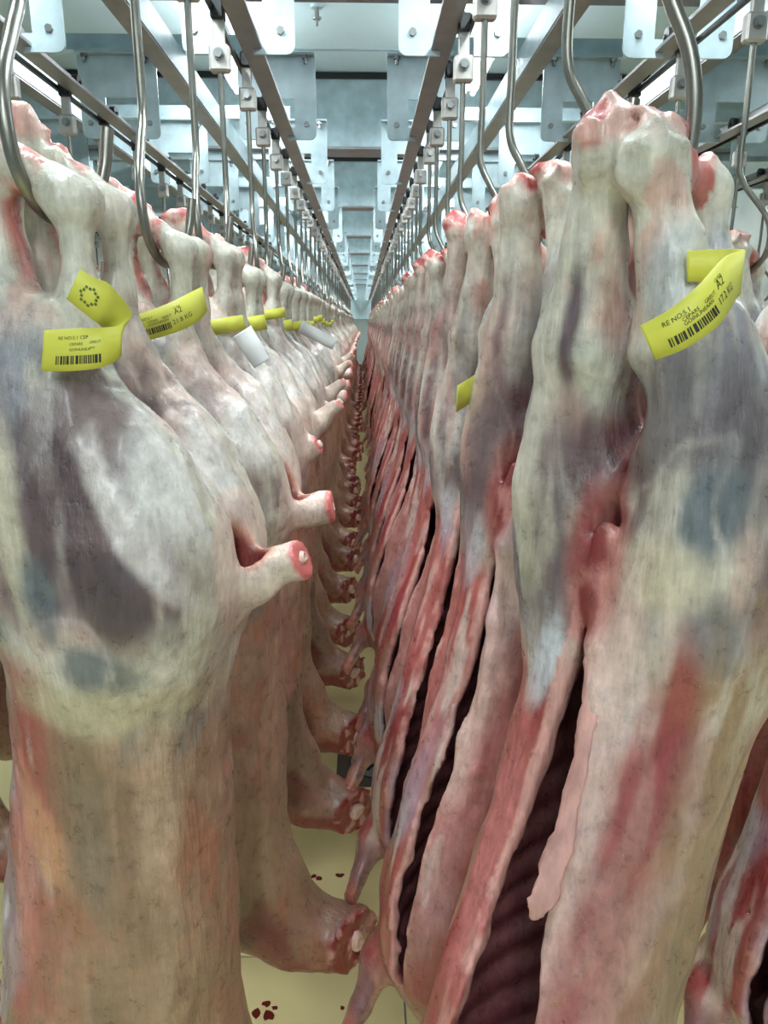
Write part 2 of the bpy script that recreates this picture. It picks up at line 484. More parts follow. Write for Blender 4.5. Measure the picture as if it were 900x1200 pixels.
def surface_nets(f, org, h):
    nx, ny, nz = f.shape
    ins = f < 0
    c = np.zeros((nx - 1, ny - 1, nz - 1), np.int8)
    for dx in (0, 1):
        for dy in (0, 1):
            for dz in (0, 1):
                c += ins[dx:nx - 1 + dx, dy:ny - 1 + dy, dz:nz - 1 + dz]
    act = (c > 0) & (c < 8)
    I = np.argwhere(act)
    idx = np.full(act.shape, -1, np.int64)
    idx[act] = np.arange(len(I))
    cor = {}
    for dx in (0, 1):
        for dy in (0, 1):
            for dz in (0, 1):
                cor[dx, dy, dz] = f[I[:, 0] + dx, I[:, 1] + dy, I[:, 2] + dz]
    acc = np.zeros((len(I), 3)); cnt = np.zeros(len(I))
    for ax in range(3):
        for p in (0, 1):
            for q in (0, 1):
                a = [0, 0, 0]; b = [0, 0, 0]
                o = [i for i in range(3) if i != ax]
                a[o[0]] = b[o[0]] = p; a[o[1]] = b[o[1]] = q; b[ax] = 1
                fa, fb = cor[tuple(a)], cor[tuple(b)]
                m = (fa < 0) != (fb < 0)
                t = np.where(m, fa / np.where(m, fa - fb, 1), 0)
                pt = np.array(a, float)[None, :] + 0 * acc
                pt[:, ax] = t
                acc += pt * m[:, None]; cnt += m
    V = (I + acc / cnt[:, None]) * h + np.array(org)
    Q = []
    for ax in range(3):
        o = [(ax + 1) % 3, (ax + 2) % 3]
        sl0 = [slice(None)] * 3; sl1 = [slice(None)] * 3
        sl0[ax] = slice(0, f.shape[ax] - 1); sl1[ax] = slice(1, f.shape[ax])
        A, B = ins[tuple(sl0)], ins[tuple(sl1)]
        E = np.argwhere(A != B)
        ok = (E[:, o[0]] > 0) & (E[:, o[1]] > 0) & (E[:, o[0]] < f.shape[o[0]] - 1) & (E[:, o[1]] < f.shape[o[1]] - 1)
        E = E[ok]
        sgn = A[E[:, 0], E[:, 1], E[:, 2]]
        def cell(d0, d1):
            e = E.copy(); e[:, o[0]] -= d0; e[:, o[1]] -= d1
            return idx[e[:, 0], e[:, 1], e[:, 2]]
        q = np.stack([cell(1, 1), cell(0, 1), cell(0, 0), cell(1, 0)], 1)
        q[~sgn] = q[~sgn][:, ::-1]
        Q.append(q)
    Q = np.concatenate(Q)
    return V, Q[(Q >= 0).all(1)]

# shape table of the trunk: z, centre x, half depth, half width
TRUNK = np.array([
    (-0.24, 0.055, 0.060, 0.075), (-0.30, 0.062, 0.092, 0.105), (-0.38, 0.056, 0.114, 0.122), (-0.48, 0.044, 0.118, 0.122),
    (-0.60, 0.036, 0.122, 0.116), (-0.75, 0.022, 0.138, 0.118), (-0.92, 0.006, 0.150, 0.124), (-1.04, 0.004, 0.142, 0.120),
    (-1.14, 0.012, 0.105, 0.098), (-1.20, 0.020, 0.060, 0.060)])

class Carcass:
    def __init__(self, seed, h, **p):
        self.h = h; self.seed = seed
        self.p = dict(slit=1.0, tail=1.0, tail_up=0.0, neck=0.0, neck_len=1.0, splay=0.0, fat=1.0, wid=1.0, red=0.5, strip=False, hole=True, fore=0.0, hock=1.0, hy=.034, lean=0.0, paint=None, pk=1.0, pink=0.0, tailx=0.0)
        self.p.update(p)
        self.n = Noise(seed)
    def trunk(self, z):
        T = TRUNK
        zz = -z
        cx = np.interp(zz, -T[:, 0], T[:, 1]); a = np.interp(zz, -T[:, 0], T[:, 2]); b = np.interp(zz, -T[:, 0], T[:, 3])
        return cx.astype(F32), a.astype(F32), (b * self.p['wid']).astype(F32)
    def leanx(self, z):
        return self.p['lean'] * sstep(.34, 1.0, -z)
    def slit_w(self, z):
        w = np.interp(-z, [.33, .38, .46, .60, .78, .92, 1.03, 1.10], [0, .010, .022, .030, .047, .055, .035, 0.0])
        return (w * self.p['slit']).astype(F32)
    def build(self):
        p, h = self.p, self.h
        lo = np.array([-0.30, -0.21, -1.36]); hi = np.array([0.37, 0.21, 0.125])
        n = np.ceil((hi - lo) / h).astype(int)
        ax = [(lo[i] + h * np.arange(n[i])).astype(F32) for i in range(3)]
        self.ax = ax
        def field(): return np.full(n, 0.5, F32)
        def win(mn, mx, m=0.095):
            sl = []
            for i in range(3):
                a = np.searchsorted(ax[i], mn[i] - m); b = np.searchsorted(ax[i], mx[i] + m)
                sl.append(slice(max(a, 0), max(b, a + 1)))
            X = ax[0][sl[0]][:, None, None]; Y = ax[1][sl[1]][None, :, None]; Z = ax[2][sl[2]][None, None, :]
            return tuple(sl), X, Y, Z
        def cone(F, a, b, ra, rb, k=0.02, cut=None):
            a = np.array(a, F32); b = np.array(b, F32); r = max(ra, rb)
            sl, X, Y, Z = win(np.minimum(a, b) - r, np.maximum(a, b) + r)
            d = b - a; L = float(d @ d)
            t = np.clip(((X - a[0]) * d[0] + (Y - a[1]) * d[1] + (Z - a[2]) * d[2]) / L, 0, 1)
            q = np.sqrt((X - a[0] - t * d[0]) ** 2 + (Y - a[1] - t * d[1]) ** 2 + (Z - a[2] - t * d[2]) ** 2) - (ra + (rb - ra) * t)
            if cut is not None:
                c, nn, kk = cut
                nn = np.array(nn) / np.linalg.norm(nn)
                q = smax(q, (X - c[0]) * nn[0] + (Y - c[1]) * nn[1] + (Z - c[2]) * nn[2], kk)
            F[sl] = smin(F[sl], q.astype(F32), k)
        def ell(F, c, r, k=0.03, tilt=0.0):
            R = max(r)
            sl, X, Y, Z = win(np.array(c) - R, np.array(c) + R)
            x, y, z = X - c[0], Y - c[1], Z - c[2]
            ct, st = math.cos(tilt), math.sin(tilt)
            x, z = x * ct + z * st, -x * st + z * ct
            k0 = np.sqrt((x / r[0]) ** 2 + (y / r[1]) ** 2 + (z / r[2]) ** 2)
            k1 = np.sqrt((x / r[0] ** 2) ** 2 + (y / r[1] ** 2) ** 2 + (z / r[2] ** 2) ** 2) + 1e-6
            F[sl] = smin(F[sl], (k0 * (k0 - 1) / k1).astype(F32), k)
        fat, sp = p['fat'], p['splay']
        legs = []
        for s in (-1, 1):
            L = field()
            dz = 0.010 * s * (1 if self.seed % 2 else -1) + .066 * (p['hock'] - 1); hy = p['hy']
            T = (-0.034, hy * s, .066 + dz); C = (.056, (hy + .004) * s, .004)
            # hock knuckle with a cut top, heel bar, shin and tendon
            cone(L, (-0.030, hy * s, .03), T, .0215, .0235, .01, cut=((-.036, 0, .083 + dz), (-.35, 0.1 * s, 1), .006))
            ell(L, (-.045, hy * s, .058 + dz), (.020, .022, .026), .012)
            cone(L, T, C, .0225, .0195, .012)
            ell(L, (.055, (hy + .004) * s, .004), (.024, .021, .025), .012)
            cone(L, (-.030, hy * s, .04), (-.024, .040 * s, -.05), .0235, .0260, .012)
            cone(L, (-.024, .040 * s, -.05), (-.018, .048 * s + sp * s * .3, -.12), .0260, .040, .015)
            cone(L, C, (.052, .041 * s, -.075), .0165, .0150, .010)
            cone(L, (.052, .041 * s, -.075), (.042, .050 * s + sp * s * .3, -.155), .015, .034, .02)
            cone(L, (.012, .040 * s, -.105), (.030, .045 * s, -.15), .006, .012, .03)
            y0 = s * (.060 + sp * .6)
            ell(L, (-.006, y0 - .004 * s, -.155), (.044, .042, .085), .03)
            ell(L, (.035, y0, -.205), (.062 * fat, .050 * fat, .10), .035, 0.18)
            ell(L, (.078, s * .064, -.30), (.100 * fat, .062 * fat, .135), .04, 0.22)
            ell(L, (-.012, s * .072, -.275), (.055 * fat, .048 * fat, .125), .035, -0.10)
            ell(L, (.105, s * .052, -.355), (.078 * fat, .060, .085), .04)
            legs.append(L)
        F = smin(legs[0], legs[1], 0.010)
        # trunk
        Z = ax[2][None, None, :]; X = ax[0][:, None, None]; Y = ax[1][None, :, None]
        cx, a, b = self.trunk(Z)
        e = 2.25
        k0 = ((np.abs(X - cx) / a) ** e + (np.abs(Y) / b) ** e) ** (1 / e)
        tr = (k0 - 1) * np.minimum(a, b)
        tr = smax(tr, Z + 0.25, 0.08); tr = smax(tr, -1.185 - Z, 0.06)
        F = smin(F, tr.astype(F32), 0.085)
        # shoulders, forelegs, neck
        fo = p['fore']
        B = field()
        for s in (-1, 1):
            ell(B, (-.012, .088 * s, -1.00), (.088, .046, .16), .03, 0.1)
            cone(B, (-.03, .098 * s, -1.07), (-.095, .092 * s, -1.09 + fo * .3), .050, .033, .03)
            cone(B, (-.095, .092 * s, -1.09 + fo * .3), (-.145, .080 * s, -1.150 + fo), .031, .0165, .02)
            tip = (-.178, .074 * s, -1.195 + fo)
            cone(B, (-.145, .080 * s, -1.150 + fo), tip, .0165, .0165, .012, cut=(tip, (-1, 0, -.55), .004))
        F = smin(F, B, 0.03)
        nl, nk = p['neck_len'], p['neck']
        Nf = field()
        n1 = (.155, 0, -1.180 + nk * .4); n2 = (.155 + .125 * nl, -.012, -1.205 + nk)
        self.neck_tip = n2
        nd = np.array(n2) - np.array(n1); nd /= np.linalg.norm(nd); self.neck_dir = nd
        cone(Nf, (.055, 0, -1.05), n1, .090, .066, .03)
        cone(Nf, n1, tuple(np.array(n2) + nd * .03), .066, .054, .03, cut=(n2, tuple(nd + np.array((0, -.65, .2))), .006))
        ell(Nf, (.125, 0, -1.115), (.045, .04, .075), .05, -0.5)
        F = smin(F, Nf, 0.05)
        # tail stump and ridge below it
        tl, tu = p['tail'], p['tail_up']
        Tf = field()
        t0 = np.array((.150, 0, -.395)); t1 = np.array((.150 + .105 * tl, p['tailx'], -.395 + .055 + tu))
        td = (t1 - t0) / np.linalg.norm(t1 - t0); self.tail_tip = t1; self.tail_dir = td
        cone(Tf, t0, t0 + (t1 - t0) * .5, .036, .026, .02)
        cone(Tf, t0 + (t1 - t0) * .5, t1 + td * .02, .026, .0215, .02, cut=(t1, td, .005))
        cone(Tf, (.150, 0, -.41), (.132, 0, -.56), .030, .026, .02)
        F = smin(F, Tf, 0.02)
        if p['hole']:
            Hf = field()
            ell(Hf, (.178, 0, -.352), (.040, .019, .030), .01, 0.5)
            self.hole = Hf
            F = smax(F, -Hf, 0.010)
        # body cavity with ribs, opened along the belly
        rib = 0.0022 * np.sin((Z - 0.35 * (X - cx)) * (2 * math.pi / 0.046) + 5 * (self.n(X * 5, Y * 5, Z * 5) - .5)) * sstep(.56, .62, -Z)
        wall = 0.020 + 0.012 * sstep(-.02, .10, X - cx) + rib
        kc = ((np.abs(X - cx) / (a - wall)) ** e + (np.abs(Y) / (b - wall + .004)) ** e) ** (1 / e)
        cav = (kc - 1) * np.minimum(a, b)
        cav = smax(cav, Z + 0.375, 0.05); cav = smax(cav, -1.10 - Z, 0.05)
        wob = (self.n(Z * 14, Z * 0 + 1.5, Z * 0) - .5) * .018 * sstep(.4, .55, -Z)
        wob2 = (self.n(Z * 13, Z * 0 + 9.5, Z * 0) - .5) * .010 * p['slit']
        sw = self.slit_w(Z) + wob2 * (self.slit_w(Z) > .002)
        sl = np.maximum(np.abs(Y - wob) - sw, X - (cx - .25 * a)) + 0 * X
        sl = np.maximum(sl, np.maximum(Z + .34, -1.09 - Z))
        self.cavf = cav; 
        op = np.minimum(cav, sl).astype(F32)
        F = smax(F, -op, 0.006)
        # groove of the pelvis between the legs on the belly side
        G = field()
        ell(G, (-.045, 0, -.315), (.035, .014, .075), .01, 0.25)
        F = smax(F, -G, 0.012)
        if p['strip']:
            # curled membrane hanging along one edge of the opening, pelvic bone at its top
            P_ = [(-.040, -.004, -.335), (-.066, -.012, -.40), (-.078, -.026, -.50), (-.082, -.038, -.60), (-.088, -.050, -.70), (-.098, -.050, -.76)]
            R_ = [.011, .010, .009, .011, .012, .006]
            for i in range(len(P_) - 1): cone(F, P_[i], P_[i + 1], R_[i], R_[i + 1], .010)
            ell(F, (-.050, .000, -.350), (.016, .018, .034), .012)
            ell(F, (-.046, -.004, -.31), (.012, .014, .024), .010)
        # unevenness
        nr = np.abs(F) < 0.022
        I = np.argwhere(nr)
        x, y, z = ax[0][I[:, 0]], ax[1][I[:, 1]], ax[2][I[:, 2]]
        d = (self.n.fbm(x * 16, y * 16 + 4, z * 11, 3) - .5) * .013
        d += (self.n(x * 62, y * 62, z * 24 + 3) - .5) * .0030
        d += (self.n(x * 75, y * 75, z * 9 + 6) - .5) * .0065 * sstep(-.30, -.12, z)
        d += (self.n(x * 34, y * 34, z * 8 + 1) - .5) * .0080 * sstep(-.02, -.2, z) * sstep(-.48, -.36, z)
        # raised seams between muscles
        d += .0022 * np.abs(np.sin(9.0 * self.n(x * 7, y * 7, z * 4)))
        zt = .066 * p['hock']
        d += (self.n(x * 60, y * 60, z * 60) - .5) * .022 * sstep(zt - .025, zt + .008, z)
        nk_ = sstep(.05, .0, np.abs((x - n2[0]) * nd[0] + (z - n2[2]) * nd[2])) * (x > .15) * (z < -1)
        d += (self.n(x * 55, y * 55 + 2, z * 55) - .5) * .020 * nk_
        F[nr] += d.astype(F32)
        F[0] = F[-1] = .5; F[:, 0] = F[:, -1] = .5; F[:, :, 0] = F[:, :, -1] = .5
        V, Q = surface_nets(F, lo, h)
        # keep the biggest connected piece
        V, Q = self.biggest(V, Q)
        self.V = V
        self.colour(V, Q)
        V = V.copy(); V[:, 0] -= self.leanx(V[:, 2])
        m = bpy.data.meshes.new('carcass_body')
        m.vertices.add(len(V)); m.vertices.foreach_set('co', V.astype(F32).ravel())
        m.loops.add(Q.size); m.loops.foreach_set('vertex_index', Q.astype(np.int32).ravel())
        m.polygons.add(len(Q)); m.polygons.foreach_set('loop_start', np.arange(0, Q.size, 4, dtype=np.int32))
        m.polygons.foreach_set('loop_total', np.full(len(Q), 4, np.int32))
        m.polygons.foreach_set('use_smooth', np.ones(len(Q), bool))
        m.update(calc_edges=True); m.validate()
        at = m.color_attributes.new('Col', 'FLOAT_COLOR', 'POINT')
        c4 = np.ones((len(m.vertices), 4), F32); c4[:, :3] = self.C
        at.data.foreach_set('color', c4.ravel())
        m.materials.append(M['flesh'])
        return m
    def biggest(self, V, Q):
        lab = np.arange(len(V))
        for _ in range(400):
            m = lab[Q].min(1)
            new = lab.copy()
            for k in range(4): np.minimum.at(new, Q[:, k], m)
            new = new[new]
            if (new == lab).all(): break
            lab = new
        big = np.bincount(lab).argmax()
        keep = lab == big
        mp = np.cumsum(keep) - 1
        return V[keep], mp[Q[keep[Q].all(1)]]
    def colour(self, V, Q):
        p = self.p
        x, y, z = V[:, 0], V[:, 1], V[:, 2]
        # normals
        N = np.zeros_like(V)
        fn = np.cross(V[Q[:, 2]] - V[Q[:, 0]], V[Q[:, 3]] - V[Q[:, 1]])
        for k in range(4): np.add.at(N, Q[:, k], fn)
        N /= np.linalg.norm(N, axis=1)[:, None] + 1e-9
        n = self.n
        lowf = n.fbm(x * 9, y * 9, z * 6 + 2, 3); mid = n.fbm(x * 26 + 3, y * 26, z * 18, 3); fine = n.fbm(x * 60, y * 60 + 5, z * 60, 2)
        streak = n.fbm(x * 45 + 1, y * 45, z * 6, 3)
        cx, a, b = self.trunk(z)
        def C(r, g, bb): return s2l((r, g, bb))
        col = np.tile(C(206, 198, 184), (len(V), 1))
        def mix(c, m):
            nonlocal col
            m = np.clip(m, 0, 1)[:, None]
            col = col * (1 - m) + c * m
        def blob(cx_, cz_, rx_, rz_, rot=0, soft=.35, wob=.45):
            dx, dz = x - cx_, z - cz_
            u = dx * math.cos(rot) + dz * math.sin(rot); v = -dx * math.sin(rot) + dz * math.cos(rot)
            d = np.sqrt((u / rx_) ** 2 + (v / rz_) ** 2) + (lowf - .5) * wob * 2 + (mid - .5) * wob
            return 1 - sstep(1 - soft, 1 + soft, d)
        lat = sstep(.15, .55, np.abs(N[:, 1]))
        # general tint of the fat: pink, cream, grey
        mix(C(206, 168, 154), sstep(.54, .70, lowf) * .7)
        mix(C(196, 190, 162), sstep(.50, .64, 1 - lowf) * .6)
        # flank and back below the rump: tan and peach skin
        fl_ = sstep(.43, .54, -z)
        mix(C(150, 114, 88), fl_ * .92)
        mix(C(164, 110, 86), fl_ * sstep(.50, .62, mid * .5 + lowf * .5) * .8)
        mix(C(122, 100, 80), fl_ * sstep(.52, .66, n.fbm(x * 7 + 9, y * 7, z * 4, 3)) * .8)
        mix(C(168, 140, 114), fl_ * sstep(.55, .72, streak) * .5)
        pk_ = n.fbm(x * 30 + 5, y * 30, z * 5 + 3, 3)
        mix(C(198, 132, 124), p['pink'] * sstep(.44, .58, pk_)); mix(C(150, 84, 86), p['pink'] * sstep(.58, .68, pk_) * .8)
        # lean of the leg under thin membrane
        leg = lat * sstep(-.47, -.43, z)
        mix(C(140, 138, 146), blob(-.012, -.145, .034, .085) * sstep(.1, .4, np.abs(N[:, 1]) + .5 * (N[:, 0] < 0)) * .85)
        m1 = blob(.060, -.270, .062, .100, 0.45) * leg
        mix(C(112, 88, 92), m1 * .85)
        mix(C(90, 68, 74), blob(.030, -.335, .070, .060, 0.7) * leg * .8)
        mix(C(190, 178, 172), m1 * sstep(.56, .68, streak) * .6)
        mix(C(108, 114, 118), blob(-.040, -.375, .026, .062, 0.25) * lat * .85)
        mix(C(196, 186, 162), blob(-.015, -.43, .06, .022, -.2) * lat * .6)
        mix(C(150, 110, 112), blob(.115, -.315, .036, .055, 0.4) * leg * .5)
        # shin: white with rosy smears
        sh = sstep(-.14, -.06, z)
        mix(C(210, 206, 190), sh * .6)
        mix(C(204, 154, 140), sh * sstep(.56, .68, mid) * .7)
        inner = sh * (1 - sstep(.006, .024, np.abs(np.abs(y) - .04))) * sstep(-.12, -.03, z) * (np.abs(x - .012) < .022)
        mix(C(190, 92, 84), inner * sstep(.3, .5, fine) * .9)
        zt = .066 * p['hock']
        cut = sstep(zt - .004, zt + .012, z + (mid - .5) * .05)
        mix(C(206, 138, 126), cut * .65); mix(C(178, 58, 54), cut * sstep(.54, .64, fine) * .9)
        # inside of the thighs
        gr = (1 - sstep(.010, .034, np.abs(y) + (mid - .5) * .02)) * sstep(-.42, -.36, z) * sstep(.13, .20, -z) * (1 - sstep(.06, .12, x))
        mix(C(146, 66, 66), gr * .8); mix(C(100, 34, 38), gr * sstep(.46, .6, mid) * .8)
        inn = sstep(-.46, -.36, z) * sstep(.15, .24, -z) * sstep(.0, .5, -N[:, 0]) * (1 - sstep(.045, .095, np.abs(y) + (mid - .5) * .06))
        mix(C(92, 68, 74), inn * sstep(.46, .60, n.fbm(x * 20, y * 30, z * 7, 3)) * .85)
        # belly flaps: red lean with white seams
        ven = sstep(.0, .55, (cx - x) / a) * sstep(.40, .47, -z) * sstep(-1.14, -1.04, z)
        red = sstep(.62 - .30 * p['red'], .72 - .30 * p['red'], n.fbm(x * 10, y * 16, z * 4 + 6, 3) + .08 * (np.abs(y) < .08))
        mix(C(172, 90, 84), ven * red * .95)
        mix(C(150, 56, 58), ven * red * sstep(.52, .66, streak) * .8)
        mix(C(214, 194, 182), ven * sstep(.57, .66, n.fbm(x * 30 + 4, y * 40, z * 5 + 1, 3)) * .85)
        mix(C(176, 176, 190), ven * sstep(.58, .70, n.fbm(x * 12, y * 12 + 8, z * 5, 2)) * .5)
        # thin white membrane lines over the lean
        fas = 1 - sstep(.006, .030, np.abs(n.fbm(x * 13 + 2, y * 13, z * 7, 2) - .5))
        mix(C(214, 204, 200), fas * sstep(.16, .22, -z) * sstep(-.46, -.40, z) * .30)
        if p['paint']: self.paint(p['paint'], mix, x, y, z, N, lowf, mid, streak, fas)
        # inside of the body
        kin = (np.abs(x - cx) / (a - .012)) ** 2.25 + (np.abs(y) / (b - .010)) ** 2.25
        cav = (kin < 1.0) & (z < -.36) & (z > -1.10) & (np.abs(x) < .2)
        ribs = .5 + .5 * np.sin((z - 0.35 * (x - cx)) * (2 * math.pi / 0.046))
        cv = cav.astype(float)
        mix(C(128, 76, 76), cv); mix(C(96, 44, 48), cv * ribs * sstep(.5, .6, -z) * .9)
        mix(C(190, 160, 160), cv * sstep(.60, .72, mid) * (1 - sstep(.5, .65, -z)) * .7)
        sw = self.slit_w(z)
        ed = (np.abs(np.abs(y) - sw) < .012) & (x < cx - .5 * a) & (z < -.36) & (z > -1.09)
        mix(C(214, 158, 148), ed * sstep(.42, .55, mid) * .85)
        if p['strip']:
            st = (1 - sstep(.012, .040, np.abs(y + .026 + (mid - .5) * .03))) * sstep(.03, .05, -x) * sstep(-.80, -.70, z) * sstep(.28, .36, -z) * ~cav
            mix(C(222, 190, 178), st * .75); mix(C(170, 126, 148), st * sstep(.55, .68, lowf) * .6)
            pv = (1 - sstep(.02, .045, np.sqrt((x + .048) ** 2 + y ** 2 + (.35 * (z + .335)) ** 2)))
            mix(C(186, 118, 108), pv * .9); mix(C(132, 44, 46), pv * sstep(.44, .60, n.fbm(x * 40, y * 40, z * 22, 3)) * .9)
        # tail, vent
        tt = np.array(self.tail_tip); td = self.tail_dir
        dd = (V - tt) @ td
        onT = (np.linalg.norm(V - tt, axis=1) < .06)
        mix(C(214, 186, 172), (np.linalg.norm(V - tt, axis=1) < .11) * (x > .15) * .6)
        mix(C(200, 84, 82), onT * sstep(-.010, -.003, dd) * .9)
        if p['hole']:
            dh = np.sqrt(((x - .178) / .05) ** 2 + (y / .026) ** 2 + ((z + .352) / .038) ** 2)
            mix(C(214, 148, 124), (1 - sstep(.95, 1.25, dh)) * .8); mix(C(132, 58, 56), (1 - sstep(.75, 1.0, dh)) * .95)
        # neck and shoulder: bared dark lean, cut face
        nt = np.array(self.neck_tip); _nn = self.neck_dir + np.array((0, -.65, .2)); _nn = _nn / np.linalg.norm(_nn); dn = (V - nt) @ _nn; self.neck_n = _nn
        nz_ = sstep(.05, .12, x) * sstep(1.02, 1.08, -z)
        under = nz_ * sstep(-.2, .5, -N[:, 2]) + nz_ * .25
        mix(C(124, 40, 42), under * sstep(.44, .54, n.fbm(x * 14, y * 14, z * 14 + 4, 3)) * .95)
        face = (np.linalg.norm(V - nt, axis=1) < .085) * sstep(-.016, -.004, dn)
        mix(C(128, 26, 32), face); mix(C(206, 150, 140), face * sstep(.58, .66, fine) * .8)
        # forelegs
        fg = sstep(.08, .12, -x) * sstep(1.06, 1.10, -z)
        mix(C(132, 92, 94), fg * .8); mix(C(196, 140, 120), fg * sstep(.52, .62, mid) * .8)
        mix(C(190, 110, 92), sstep(.155, .17, -x) * .8 * sstep(1.04, 1.09, -z))
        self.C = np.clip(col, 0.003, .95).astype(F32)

    def paint(self, lst, mix, x, y, z, N, lowf, mid, streak, fas):
        for (pl, c0, c1, r0, r1, rot, rgb, st, wob) in lst:
            t = x if pl == 'x' else y
            vis = sstep(.05, .40, np.abs(N[:, 1])) if pl == 'x' else sstep(-.10, .30, -N[:, 0])
            d0, d1 = t - c0, z - c1
            cr, sr = math.cos(rot), math.sin(rot)
            u, v = d0 * cr + d1 * sr, -d0 * sr + d1 * cr
            d = np.sqrt((u / r0) ** 2 + (v / r1) ** 2) + ((lowf - .5) * 1.2 + (mid - .5) * 1.1) * wob
            m = (1 - sstep(.55, 1.35, d)) * vis * st * (self.p['pk'] if rgb[1] > 40 else 1)
            if rgb[0] < 170 and rgb[1] > 40: m = m * (1 - .60 * sstep(.50, .66, streak)) * (1 - .35 * fas)
            mix(s2l(rgb), m)

# coloured fields of the leg and flank seen from the side (x, z) and from the belly (y, z)
SIDE_PAINT = [
    ('x', .030, -.170, .032, .075, 0, (130, 130, 136), .85, .5), ('x', .085, -.210, .050, .080, -.2, (112, 90, 90), .9, .6),
    ('x', .055, -.250, .036, .055, 0, (82, 62, 66), .95, .6), ('x', .105, -.345, .085, .056, -.45, (80, 66, 68), .97, .6),
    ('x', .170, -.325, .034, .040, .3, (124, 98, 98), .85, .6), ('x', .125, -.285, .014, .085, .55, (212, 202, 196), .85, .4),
    ('x', .155, -.245, .030, .060, .4, (216, 210, 206), .8, .4), ('x', .012, -.300, .018, .100, .1, (200, 190, 166), .9, .4),  # near-white field is a highlight painted on the thigh; cream edge is fat
    ('x', .040, -.360, .024, .055, .3, (100, 106, 108), .95, .5), ('x', .085, -.425, .042, .028, -.4, (98, 104, 106), .9, .6),
    ('x', .080, -.475, .11, .030, -.1, (186, 174, 144), .7, .6), ('x', .125, -.520, .034, .030, .2, (124, 126, 122), .7, .8),
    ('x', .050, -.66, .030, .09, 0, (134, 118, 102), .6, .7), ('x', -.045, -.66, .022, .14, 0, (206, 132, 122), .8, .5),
    ('x', -.010, -.63, .025, .07, .3, (216, 156, 116), .6, .5), ('x', .120, -1.130, .046, .060, .5, (96, 32, 34), .92, .9), ('x', .215, -1.225, .060, .030, .1, (104, 36, 38), .92, .9), ('x', .115, -.62, .022, .12, 0, (190, 160, 134), .6, .6)]  # peach field paints a warm glow of light into the flank colour
BELLY_PAINT = [
    ('y', -.045, -.640, .060, .260, 0, (186, 128, 118), .75, .6), ('y', -.090, -.700, .030, .200, 0, (172, 120, 104), .7, .6),
    ('y', .028, -.185, .030, .060, 0, (122, 98, 96), .8, .7), ('y', .010, -.100, .014, .060, 0, (166, 128, 114), .7, .6), ('y', -.085, -.130, .022, .050, 0, (146, 142, 150), .8, .6),
    ('y', -.049, -.065, .022, .042, 0, (182, 184, 186), .9, .4), ('y', -.072, -.170, .032, .065, .1, (122, 114, 120), .9, .6),  # palest field is a sheen painted into the leg colour
    ('y', -.115, -.210, .032, .085, 0, (98, 88, 92), .9, .6), ('y', -.100, -.258, .022, .042, 0, (104, 112, 118), .95, .5),
    ('y', -.062, -.315, .050, .036, 0, (212, 200, 174), .85, .5), ('y', .036, -.110, .012, .065, .1, (92, 74, 84), .95, .4),
    ('y', .018, -.150, .018, .045, 0, (200, 200, 186), .8, .4), ('y', .020, -.240, .024, .065, 0, (86, 58, 62), .95, .6),
    ('y', .055, -.250, .018, .070, 0, (114, 94, 94), .8, .6), ('y', .058, -.325, .022, .070, .1, (98, 84, 84), .85, .7),
    ('y', .060, -.400, .030, .040, 0, (158, 150, 154), .8, .7), ('y', .045, -.440, .018, .050, .2, (208, 212, 218), .85, .5),
    ('y', -.046, -.430, .022, .070, 0, (220, 204, 196), .85, .7), ('y', -.090, -.440, .020, .085, .05, (146, 58, 58), .95, .5),
    ('y', -.070, -.570, .030, .110, .15, (150, 64, 64), .9, .6), ('y', -.060, -.760, .040, .130, 0, (164, 88, 86), .85, .8),
    ('y', -.122, -.540, .024, .220, 0, (150, 118, 90), .95, .5), ('y', .060, -.620, .030, .140, 0, (196, 120, 116), .85, .6),
    ('y', -.030, -.900, .05, .10, 0, (196, 172, 168), .5, .8), ('y', -.040, -.520, .012, .060, 0, (158, 112, 130), .6, .6)]

# ------------------------------------------------------------------ carcass variants
import time as _t
_t0 = _t.time()
VAR = {}
def variant(key, seed, h, **p):
    c = Carcass(seed, h, **p)
    m = c.build(); m.name = 'carcass_body'
    # bone ends that show in the cut neck and tail
    r = random.Random(seed)
    def knob(tip, d, rad, nm, mat):
        mb = MB(); tip = Vector(tip); tip.x -= float(c.leanx(np.float64(tip.z))); d = Vector(d)
        u = d.orthogonal().normalized(); w = d.cross(u)
        vs, fs = [], []; n = 12
        prof = [(-.012, 1.0), (0.0, .96), (.0035, .72), (.0035, .42), (-.002, .30)]
        for (o, k) in prof:
            for i in range(n):
                t = 2 * math.pi * i / n; rr = rad * k * (1 + .22 * math.sin(2 * t + seed) + .12 * math.sin(3 * t + 2 * seed))
                vs.append(tip + d * o + u * (rr * math.cos(t)) + w * (rr * math.sin(t)))
        for j in range(len(prof) - 1):
            fs += [(j * n + i, j * n + (i + 1) % n, (j + 1) * n + (i + 1) % n, (j + 1) * n + i) for i in range(n)]
        fs.append(tuple(range((len(prof) - 1) * n, len(prof) * n)))
        mb.add(vs, fs, True)
        return mb.mesh(nm, mat)
    parts = [('body', m), ('neck_bone', knob(Vector(c.neck_tip) + Vector((0, -.010, .010)) - Vector(c.neck_n) * .001, c.neck_n, .017, 'neck_bone', M['bone'])),
             ('tail_bone', knob(c.tail_tip, c.tail_dir, .0085, 'tail_bone', M['bone']))]
    VAR[key] = (parts, c)
HQ = 0.0042
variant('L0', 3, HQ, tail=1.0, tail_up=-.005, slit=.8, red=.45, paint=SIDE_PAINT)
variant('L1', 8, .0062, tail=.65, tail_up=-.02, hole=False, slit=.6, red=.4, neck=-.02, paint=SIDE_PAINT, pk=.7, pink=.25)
variant('L2', 12, .0062, tail=1.0, tail_up=-.040, slit=.6, red=.4, neck=.015, paint=SIDE_PAINT, pk=.75)
